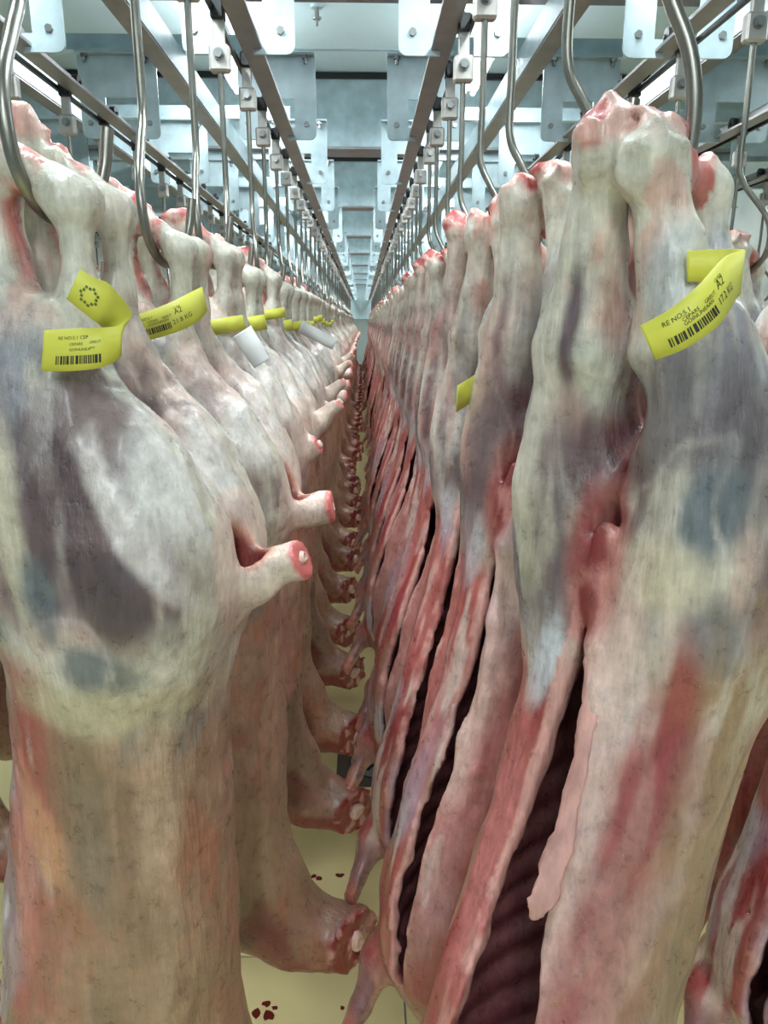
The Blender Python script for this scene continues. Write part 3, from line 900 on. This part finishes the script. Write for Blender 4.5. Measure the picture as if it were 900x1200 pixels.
variant('L3', 21, .0070, tail=1.0, tail_up=.050, fat=.96, slit=.6, red=.45, neck=-.01, paint=SIDE_PAINT, pk=.75)
variant('R0', 31, HQ, slit=.92, red=.75, strip=True, splay=.002, hock=.55, hy=.021, fat=.97, lean=.165, paint=BELLY_PAINT)
variant('R1', 44, .0062, slit=.20, red=.8, fat=.94, wid=.93, strip=True, hock=.7, hy=.027, lean=.07, paint=BELLY_PAINT, pk=.6, pink=.45)
variant('R2', 53, .0070, slit=.12, red=.9, fat=.92, wid=.93, lean=.07, paint=BELLY_PAINT, pk=.5, hy=.027, pink=.7)
variant('R3', 64, .0070, slit=.24, red=.7, fat=.95, wid=.93, fore=.015, lean=.07, paint=BELLY_PAINT, pk=.55, hy=.027, pink=.55)
variant('F0', 71, .0120, slit=.3, red=.8, fat=.95, lean=.03, pink=.8)
variant('F1', 82, .0120, slit=.3, red=.6, fat=.95, tail=.8, pink=.6)
print('variants', _t.time() - _t0, sum(len(v[0][0][1].polygons) for v in VAR.values()))

# ------------------------------------------------------------------ hooks with trolleys
hook_pts = [(0, 0, .452), (0, 0, .30), (0, 0, .20), (.006, -.030, .150), (.014, -.062, .108), (.018, -.074, .066), (.020, -.066, .024), (.022, -.036, -.004), (.024, .006, -.009), (.028, .044, .006), (.036, .062, .046), (.042, .067, .090)]
hp = [Vector(p) for p in catmull(hook_pts, 5)]
hook_near = MB().tube(hp, .0066, 16).mesh('hook_rod', M['stainless'])
hook_far = MB().tube([Vector(p) for p in catmull(hook_pts, 2)], .0066, 8).mesh('hook_rod_far', M['stainless'])
def squeeze(k): return [(x, y * k, z) for x, y, z in hook_pts]
hook_slim = MB().tube([Vector(p) for p in catmull(squeeze(.52), 5)], .0066, 16).mesh('hook_rod_slim', M['stainless'])
hook_mid = MB().tube([Vector(p) for p in catmull(squeeze(.74), 5)], .0066, 12).mesh('hook_rod_mid', M['stainless'])
bl = MB().box(-.023, .023, -.014, .014, .448, .504, .005).mesh('trolley_block', M['block'])
bo = MB().cyl((0, -.014, .482), (0, -.017, .482), .013).cyl((0, -.017, .482), (0, -.026, .482), .010, n=6, smooth=False).mesh('block_bolt', M['bolt'])
st = MB().box(-.013, .013, -.007, .007, .500, .570, .002).mesh('trolley_strap', M['block'])
cp = MB().box(-.015, .015, -.018, .018, .552, .590, .004).mesh('trolley_cap', M['black'])
wh = {}
for s in (1, -1):
    w = MB().cyl((s * .028, 0, .592), (s * .046, 0, .592), .0215, n=16).cyl((0, 0, .592), (s * .052, 0, .592), .006, n=8)
    wh[s] = w.mesh('trolley_wheel', M['black'])

def add_hook(loc, rot, s, label, group, near, rod=None):
    e = empty('meat_hook', loc)
    tag(e, label, 'hook', group)
    obj('rod', rod or (hook_near if near else hook_far), e, rot=rot)
    b = obj('block', bl, e)
    obj('bolt', bo, b)
    obj('strap', st, e); obj('cap', cp, e); obj('wheel', wh[s], e)
    return e

def add_carcass(key, loc, rot, label, group):
    e = empty('lamb_carcass', loc); e.rotation_euler = rot
    tag(e, label, 'carcass', group)
    for nm, m in VAR[key][0]:
        obj(nm, m, e)
    return e

D = math.radians
WORD = ['first', 'second', 'third', 'fourth', 'fifth', 'sixth', 'seventh', 'eighth', 'ninth', 'tenth', 'eleventh', 'twelfth']
rr = random.Random(5)
LEFT_Y = [0.80, 1.18, 1.55, 1.89, 2.27]
while LEFT_Y[-1] < 20: LEFT_Y.append(LEFT_Y[-1] + .365 + rr.uniform(-.02, .02))
RIGHT_Y = [0.69, 1.01, 1.34, 1.63, 1.95, 2.30]
while RIGHT_Y[-1] < 21: RIGHT_Y.append(RIGHT_Y[-1] + .335 + rr.uniform(-.02, .02))
LEFT_LAB = ['large pale carcass filling the left foreground, dark purple thigh and tail stump', 'pale carcass right behind the left foreground one, no tail stump showing',
            'third carcass in the left row, with a pale tail stump pointing right', 'fourth carcass in the left row, beneath a small yellow tag',
            'fifth carcass in the left row, its tail stump tilted up']
RIGHT_LAB = ['big carcass in the right foreground, open belly slit showing dark ribs', 'second carcass in the right row, red flank and narrow open slit',
             'third carcass in the right row, dark slit along its belly', 'fourth carcass in the right row, purple inner thigh', 'fifth carcass in the right row from the camera']
CARC = {}
lk = ['L0', 'L2', 'L1', 'L3', 'L1']
for i, yy in enumerate(LEFT_Y):
    key = lk[i] if i < 5 else (rr.choice(['L1', 'L2', 'L3']) if i < 12 else rr.choice(['F0', 'F1']))
    rz = -9 if i == 0 else -6 + rr.uniform(-7, 7)
    rot = (D(rr.uniform(-1, 1)), D(rr.uniform(-1.2, 1.2)) if i else D(0.5), D(rz))
    loc = (LX + (rr.uniform(-.006, .006) if i else 0), yy, HOOK_Z + (rr.uniform(-.012, .012) if i else 0))
    if i < 5: lab = LEFT_LAB[i]; hl = '%s steel hook of the left row, holding the %s' % (WORD[i], ['large foreground carcass', 'carcass behind the foreground one', 'carcass with a pale tail stump', 'carcass under a yellow tag', 'carcass with upturned tail'][i])
    elif i < 12: lab = '%s carcass in the left row counted from the camera' % WORD[i]; hl = '%s steel hook from the camera in the left row' % WORD[i]
    else: lab = 'small pale carcass in the distant part of the left row'; hl = 'thin steel hook in the distant part of the left row'
    CARC['L', i] = add_carcass(key, loc, rot, lab, 'carcasses in the left row')
    add_hook(loc, (0, 0, rot[2]), 1, hl, 'hooks of the left row', i < 10)
rk = ['R0', 'R1', 'R3', 'R2', 'R1', 'R2']
for i, yy in enumerate(RIGHT_Y):
    key = rk[i] if i < 6 else (rr.choice(['R1', 'R2', 'R3']) if i < 12 else rr.choice(['F0', 'F1']))
    rz = 39 if i == 0 else 36 + rr.uniform(-7, 7)
    rot = (D(rr.uniform(-1, 1)), D(2.5 + rr.uniform(-1.2, 1.2) if i else -4.5), D(rz))
    loc = (RX + (0 if i else .002) + (rr.uniform(-.006, .006) if i else 0), yy, HOOK_Z + (rr.uniform(-.012, .012) if i else 0.0))
    if i < 5: lab = RIGHT_LAB[i]; hl = '%s steel hook of the right row counted from the camera' % WORD[i]
    elif i < 12: lab = '%s carcass in the right row counted from the camera' % WORD[i]; hl = '%s steel hook of the right row counted from the camera' % WORD[i]
    else: lab = 'small reddish carcass in the distant part of the right row'; hl = 'thin steel hook in the distant part of the right row'
    CARC['R', i] = add_carcass(key, loc, rot, lab, 'carcasses in the right row')
    add_hook((loc[0] - (0 if i else .012), loc[1], loc[2]), (0, 0, rot[2]), -1, hl, 'hooks of the right row', i < 10, (hook_mid if i else hook_slim) if i < 10 else None)
# rows hanging behind the two aisle rows
for i in range(18):
    yy = 1.02 + .37 * i
    loc = (LX - PITCH + rr.uniform(-.006, .006), yy, HOOK_Z + rr.uniform(-.012, .012)); rot = (0, D(rr.uniform(-1, 1)), D(-6 + rr.uniform(-7, 7)))
    if i < 9:
        CARC['L2', i] = add_carcass(rr.choice(['L1', 'L2', 'R2']), loc, rot, ('%s carcass in the hidden row behind the left row' % WORD[i]), 'carcasses behind the left row')
    add_hook(loc, (0, 0, rot[2]), 1, ('%s steel hook on the second rail left of the aisle' % WORD[i]) if i < 8 else 'distant steel hook on the second rail left of the aisle', 'hooks on the second left rail', False)
for i in range(19):
    yy = 0.99 + .37 * i
    loc = (RX + PITCH + rr.uniform(-.006, .006) - (.05 if i == 0 else 0), yy, HOOK_Z + rr.uniform(-.012, .012) - (.07 if i == 0 else 0)); rot = (0, D(2 + rr.uniform(-1, 1)), D(34 + rr.uniform(-7, 7)))
    if i < 10:
        lab = ['carcass cut off by the right edge, low belly showing beside the foreground one', 'carcass behind the right row with hock and thigh showing at the right edge'][i] if i < 2 else '%s carcass in the hidden row behind the right row' % WORD[i]
        CARC['R2', i] = add_carcass(['R3', 'R1'][i] if i < 2 else rr.choice(['R1', 'R2', 'R3']), loc, rot, lab, 'carcasses behind the right row')
    add_hook(loc, (0, 0, rot[2]), -1, ('%s steel hook on the second rail right of the aisle' % WORD[i]) if i < 8 else 'distant steel hook on the second rail right of the aisle', 'hooks on the second right rail', False)
for k in (2, 3):
    for i in range(14):
        add_hook((LX - k * PITCH, 1.6 + .45 * i, HOOK_Z), (0, 0, 0), 1, 'empty steel hook on the outer rails at left', 'empty hooks at left', False)
        add_hook((RX + k * PITCH, 1.6 + .45 * i, HOOK_Z), (0, 0, .6), -1, 'empty steel hook on the outer rails at right', 'empty hooks at right', False)

# ------------------------------------------------------------------ tags
def at(px, py, Y):
    """world point on the plane y = Y behind a place in the 900 x 1200 picture"""
    d = cam.rotation_euler.to_matrix() @ Vector(((px - 450) / FPX, -(py - 600) / FPX, -1))
    return Vector((0, 0, EYE)) + d * (Y / d.y)

class Ribbon:
    def __init__(self, centres, wides):
        C = catmull(centres, 12); W = catmull(wides, 12)
        self.C = [Vector(c) for c in C]; self.W = [Vector(w) for w in W]
        self.s = [0.0]
        for i in range(1, len(self.C)): self.s.append(self.s[-1] + (self.C[i] - self.C[i - 1]).length)
    def __call__(self, s, v, off=0.0):
        i = int(np.clip(np.searchsorted(self.s, s) - 1, 0, len(self.s) - 2))
        t = (s - self.s[i]) / (self.s[i + 1] - self.s[i])
        c = self.C[i].lerp(self.C[i + 1], t); w = self.W[i].lerp(self.W[i + 1], t)
        n = (self.C[i + 1] - self.C[i]).cross(w).normalized()
        return c + w.normalized() * v + n * off
    def half(self): return self.W[0].length
    def strip(self, name, mat, hole=None):
        mb = MB(); vs, fs = [], []; th = 0.0004
        n = len(self.C)
        for i in range(n):
            a = self.C[max(i - 1, 0)]; b = self.C[min(i + 1, n - 1)]
            nn = (b - a).cross(self.W[i]).normalized()
            for o in (th, -th):
                for v in (-1, 0, 1): vs.append(self.C[i] + self.W[i] * v + nn * o)
        for i in range(n - 1):
            a, b = i * 6, i * 6 + 6
            fs += [(a, b, b + 1, a + 1), (a + 1, b + 1, b + 2, a + 2), (a + 4, b + 4, b + 3, a + 3), (a + 5, b + 5, b + 4, a + 4), (a + 3, b + 3, b, a), (a + 2, b + 2, b + 5, a + 5)]
        fs += [(0, 1, 4, 3), (1, 2, 5, 4)]
        e = (n - 1) * 6
        fs += [(e + 3, e + 4, e + 1, e), (e + 4, e + 5, e + 2, e + 1)]
        mb.add(vs, fs, True)
        return mb.mesh(name, mat)
    def print_text(self, parent, body, s0, v0, size, sx=1.0):
        cu = bpy.data.curves.new('print', 'FONT'); cu.body = body; cu.size = size; cu.resolution_u = 2
        tmp = bpy.data.objects.new('print_tmp', cu); COL.objects.link(tmp)
        dg = bpy.context.evaluated_depsgraph_get()
        me = tmp.evaluated_get(dg).to_mesh()
        vs = [self(s0 + v.co.x * sx, v0 + v.co.y, .0008) for v in me.vertices]
        fs = [tuple(p.vertices) for p in me.polygons]
        tmp.to_mesh_clear()
        bpy.data.objects.remove(tmp); bpy.data.curves.remove(cu)
        return obj('printed_text', MB().add(vs, fs).mesh('printed_text', M['ink']), parent)
    def print_bars(self, parent, s0, s1, v0, v1, seed=1):
        r = random.Random(seed); mb = MB(); x = s0
        while x < s1:
            w = r.choice([.0007, .0011, .0011, .0018, .0024])
            w = min(w, s1 - x)
            mb.add([self(x, v0, .0008), self(x + w, v0, .0008), self(x + w, v1, .0008), self(x, v1, .0008)], [(0, 1, 2, 3)])
            x += w + r.choice([.0006, .0009, .0014])
        o = obj('barcode', mb.mesh('barcode', M['ink']), parent); o['kind'] = 'stuff'
        return o

def print_label(R, e, s0, L, weight):
    h = R.half()
    k = L / 0.085
    if weight:
        R.print_text(e, 'RE NO:5.1', s0 + .012 * k, h * .42, .0052 * k)
        R.print_text(e, 'CEPARS', s0 + .026 * k, h * .16, .0042 * k)
        R.print_text(e, 'GOINUNEA', s0 + .026 * k, -h * .08, .0042 * k)
        R.print_text(e, 'GREUT', s0 + .046 * k, h * .16, .0042 * k); R.print_text(e, 'AN', s0 + .048 * k, -h * .08, .0042 * k)
        R.print_text(e, 'CLASA', s0 + .063 * k, h * .58, .0034 * k)
        R.print_text(e, 'A2', s0 + .063 * k, h * .16, .0095 * k)
        R.print_text(e, weight, s0 + .0575 * k, -h * .52, .0080 * k)
        R.print_bars(e, s0 + .012 * k, s0 + .055 * k, -h * .72, -h * .24, 4)
    else:
        R.print_text(e, 'RE NO:5.1 CEP', s0 + .020 * k, h * .50, .0056 * k)
        R.print_text(e, 'CEPARS', s0 + .034 * k, h * .20, .0046 * k); R.print_text(e, 'GOINUNEA', s0 + .034 * k, -h * .06, .0046 * k)
        R.print_text(e, 'GREUT', s0 + .057 * k, h * .26, .0042 * k); R.print_text(e, 'AN', s0 + .057 * k, h * .0, .0042 * k)
        R.print_bars(e, s0 + .018 * k, s0 + .070 * k, -h * .70, -h * .28, 4)

def wv(p, q): return (Vector(q) - Vector(p)) * .5
# foreground left: print flap below, stamped flap above
Y0 = .672
pts = [(50, 411, Y0), (85, 410, Y0 - .004), (120, 407, Y0), (141, 398, Y0 + .014), (140, 378, Y0 + .022), (122, 357, Y0 + .006), (103, 345, Y0), (86, 333, Y0)]
wid = [((48, 435), (52, 387)), ((85, 435), (86, 385)), ((121, 430), (120, 384)), ((143, 416), (140, 382)), ((122, 388), (150, 366)), ((118, 383), (133, 338)), ((96, 365), (112, 327)), ((78, 352), (94, 317))]
def ribbon_px(pts, wid):
    cs = [at(*p) for p in pts]
    ws = [wv(at(a[0], a[1], p[2]), at(b[0], b[1], p[2])) for p, (a, b) in zip(pts, wid)]
    return Ribbon(cs, ws)
def tag_thing(R, label, mat='tag', group='paper tags on the legs'):
    o = R.C[0].copy()
    e = empty('carcass_tag', (0, 0, 0)); tag(e, label, 'tag', group)
    obj('card', R.strip('tag_card', M[mat]), e)
    return e
R = ribbon_px(pts, wid)
e = tag_thing(R, 'yellow paper tag with stamped upper flap on the left foreground carcass')
print_label(R, e, 0.0, .062, None)
# stamp on the upper flap: wreath of small strokes
mb = MB()
for k in range(14):
    a = 2 * math.pi * k / 14
    s0 = R.s[-1] - .0155
    rr_ = .0062 + (.0012 if k % 2 else 0)
    ring = []
    for (du, dv) in ((-.0011, -.0010), (.0013, -.0012), (.0012, .0011), (-.0009, .0013)):
        u, v = rr_ * math.cos(a) + du, rr_ * math.sin(a) + dv
        ring.append(R(s0 - u, -(-v) - .001, -.0008))
    mb.add(ring, [(0, 1, 2, 3)])
o = obj('stamp', mb.mesh('stamp', M['emblem']), e); o['kind'] = 'stuff'
# second carcass of the left row
Y1 = 1.035
pts = [(156, 386, Y1), (180, 380, Y1 - .006), (208, 370, Y1 - .004), (228, 359, Y1 + .012), (240, 350, Y1 + .045)]
wid = [((160, 400), (151, 371)), ((186, 396), (176, 364)), ((214, 386), (202, 353)), ((235, 374), (222, 343)), ((243, 362), (236, 334))]
R = ribbon_px(pts, wid)
e = tag_thing(R, 'yellow tag printed 21.8 KG on the second carcass of the left row')
print_label(R, e, -.004, .088, '21.8 KG')
# foreground right
Y2 = .515
pts = [(759, 402, Y2 + .01), (795, 385, Y2), (830, 358, Y2), (856, 326, Y2 + .02), (870, 318, Y2 + .05), (850, 312, Y2 + .085), (805, 312, Y2 + .095)]
wid = [((768, 422), (750, 382)), ((805, 408), (785, 363)), ((843, 381), (817, 337)), ((862, 350), (850, 300)), ((868, 345), (874, 296)), ((850, 335), (850, 295)), ((805, 332), (805, 296))]
R = ribbon_px(pts, wid)
e = tag_thing(R, 'yellow tag printed 17.2 KG curling off the right foreground carcass')
print_label(R, e, .002, .078, '17.2 KG')
# small yellow bands on the carcasses further along the left row
ORDW = WORD + ['far'] * 60
for i in list(range(2, 16)):
    c = CARC['L', i]; c_m = Matrix.LocRotScale(c.location, c.rotation_euler, None)
    P = [(.026, -.094, -.116), (.056, -.096, -.112), (.080, -.080, -.108), (.090, -.050, -.106)]
    dzz = [0, -.01, -.01, .01, .02, .0][i % 6]
    k = .8 if i in (2, 4) else 1.0
    cs = [c_m @ Vector((x, y, z + dzz)) for x, y, z in P]
    ws = [c_m.to_3x3() @ Vector((-.003, 0, .017 * k)) for _ in P]
    lab = 'small yellow band round the leg of the %s carcass in the left row' % WORD[i] if i < 12 else 'tiny yellow band on a distant carcass of the left row'
    tag_thing(Ribbon(cs, ws), lab)
for (i, px0, py0, px1, py1, w, Yt) in ((2, 284, 388, 307, 426, .019, 1.435), (6, 352, 382, 392, 404, .022, LEFT_Y[6] - .16)):
    a, b = at(px0, py0, Yt), at(px1, py1, Yt - .01)
    d = (b - a).normalized(); wv_ = d.cross(Vector((0, 1, 0))).normalized() * -w
    m_ = (a + b) / 2 + Vector((0, -.004, 0))
    tag_thing(Ribbon([a, m_, b], [wv_, wv_, wv_ * .9]), 'plain white card hanging on the %s carcass of the left row' % WORD[i], 'white_tag', 'white cards on the left row')
# tags on the right
for (key, P, lab) in ((('R', 1), [(-.02, .085, -.185), (-.055, .088, -.205), (-.085, .080, -.215)], 'yellow tag corner behind the second carcass of the right row'),
                      (('R2', 1), [(-.03, -.10, -.10), (-.062, -.085, -.085), (-.075, -.05, -.075)], 'yellow tag on the carcass hanging at the right edge'),
                      (('R', 24), [(-.06, -.03, -.10), (-.07, .0, -.10), (-.06, .03, -.10)], 'tiny yellow tag near the far end of the right row')):
    c = CARC[key]; c_m = Matrix.LocRotScale(c.location, c.rotation_euler, None)
    R = Ribbon([c_m @ Vector(p) for p in P], [c_m.to_3x3() @ Vector((0, 0, .018)) for _ in P])
    tag_thing(R, lab)

# ------------------------------------------------------------------ floor drain and blood drops
e = empty('floor_drain', (.045, 2.345, 0)); tag(e, 'round slotted steel floor drain in a dark square frame', 'drain')
obj('frame', MB().box(-.145, .145, -.145, .145, .0005, .004, .001).mesh('drain_frame', M['drain_frame']), e)
obj('ring', MB().cyl((0, 0, .004), (0, 0, .0055), .104, n=40).mesh('drain_ring', M['black']), e)
cov = obj('cover', MB().cyl((0, 0, .0055), (0, 0, .0085), .097, n=40).mesh('drain_cover', M['drain']), e)
slot = MB().box(.030, .072, -.006, .006, .0080, .0092, .001).mesh('drain_slot', M['black'])
for k in range(8): obj('slot', slot, cov, rot=(0, 0, math.pi / 4 * k + .2))
rb = random.Random(11)
def spot(x, y, r, label, group):
    n = 9; vs = []
    for k in range(n):
        a = 2 * math.pi * k / n; q = r * rb.uniform(.6, 1.25)
        vs.append((q * math.cos(a), q * math.sin(a), .0006))
    vs.append((0, 0, .0016))
    o = obj('blood_drop', MB().add(vs, [(k, (k + 1) % n, n) for k in range(n)], True).mesh('blood_drop', M['blood']), None, (x, y, 0))
    tag(o, label, 'blood drop', group)
def floor_at(px, py):
    d = cam.rotation_euler.to_matrix() @ Vector(((px - 450) / FPX, -(py - 600) / FPX, -1))
    p = Vector((0, 0, EYE)) + d * (EYE / -d.z)
    return p.x, p.y
for px, py, r in ((345, 1035, .009), (352, 1030, .011), (362, 1029, .010), (368, 1027, .008), (373, 1030, .009), (350, 1041, .007), (397, 1026, .010), (401, 1025, .007), (421, 1034, .006), (405, 1047, .004)):
    spot(*floor_at(px, py), r, 'dark blood drop in the cluster on the floor between the rows', 'blood drops between the rows')
for px, py, r in ((300, 1188, .014), (315, 1190, .013), (312, 1176, .009), (322, 1181, .007), (401, 1181, .006), (318, 1193, .007)):
    spot(*floor_at(px, py), r, 'red blood drop on the floor at the bottom edge by the left row', 'blood drops at the bottom edge')
for px, py, r in ((818, 1164, .005), (826, 1170, .005), (816, 1186, .006)):
    spot(*floor_at(px, py), r, 'small blood drop on the cream floor at lower right', 'blood drops at lower right')
for px, py, r in ((400, 772, .012), (408, 770, .014), (417, 772, .010), (426, 771, .010), (411, 758, .006)):
    spot(*floor_at(px, py), r, 'dark blood drop on the floor beyond the drain', 'blood drops beyond the drain')

# ------------------------------------------------------------------ curled belly membrane of the right foreground carcass
M['membrane'] = simple('belly_membrane', (194, 146, 138), 0.32, 0.0, 0.38, 45, 0.8, 120, stretch=(1, 1, .22))
_c = catmull([(-.058, -.002, -.355), (-.070, -.010, -.40), (-.094, -.020, -.46), (-.118, -.025, -.515), (-.146, -.028, -.575), (-.170, -.026, -.625), (-.178, -.020, -.645)], 7)
_w = np.interp(np.linspace(0, 1, len(_c)), [0, .1, .35, .6, .8, .93, 1], [.006, .009, .009, .011, .013, .009, .003])
vs, fs, n = [], [], 12
for i, p in enumerate(_c):
    q = Vector(p); t = (Vector(_c[min(i + 1, len(_c) - 1)]) - Vector(_c[max(i - 1, 0)])).normalized()
    tw = .5 * math.sin(i * .22) + .25
    u = (Vector((-math.sin(tw), math.cos(tw), 0)) - t * Vector((-math.sin(tw), math.cos(tw), 0)).dot(t)).normalized(); w = t.cross(u)
    for k in range(n):
        a = 2 * math.pi * k / n
        rw = _w[i] * (1 + .10 * math.sin(i * 2.3 + k) + .16 * math.sin(i * .9 + (0 if math.cos(a) > 0 else 2)))
        vs.append(q + u * (rw * math.cos(a)) + w * (.0042 * math.sin(a)))
for i in range(len(_c) - 1):
    fs += [(i * n + k, i * n + (k + 1) % n, (i + 1) * n + (k + 1) % n, (i + 1) * n + k) for k in range(n)]
fs += [tuple(range(n - 1, -1, -1)), tuple(range((len(_c) - 1) * n, len(_c) * n))]
o = obj('belly_membrane', MB().add(vs, fs, True).mesh('belly_membrane', M['membrane']), CARC['R', 0])
o['label'] = 'pale pink curled strip of membrane'
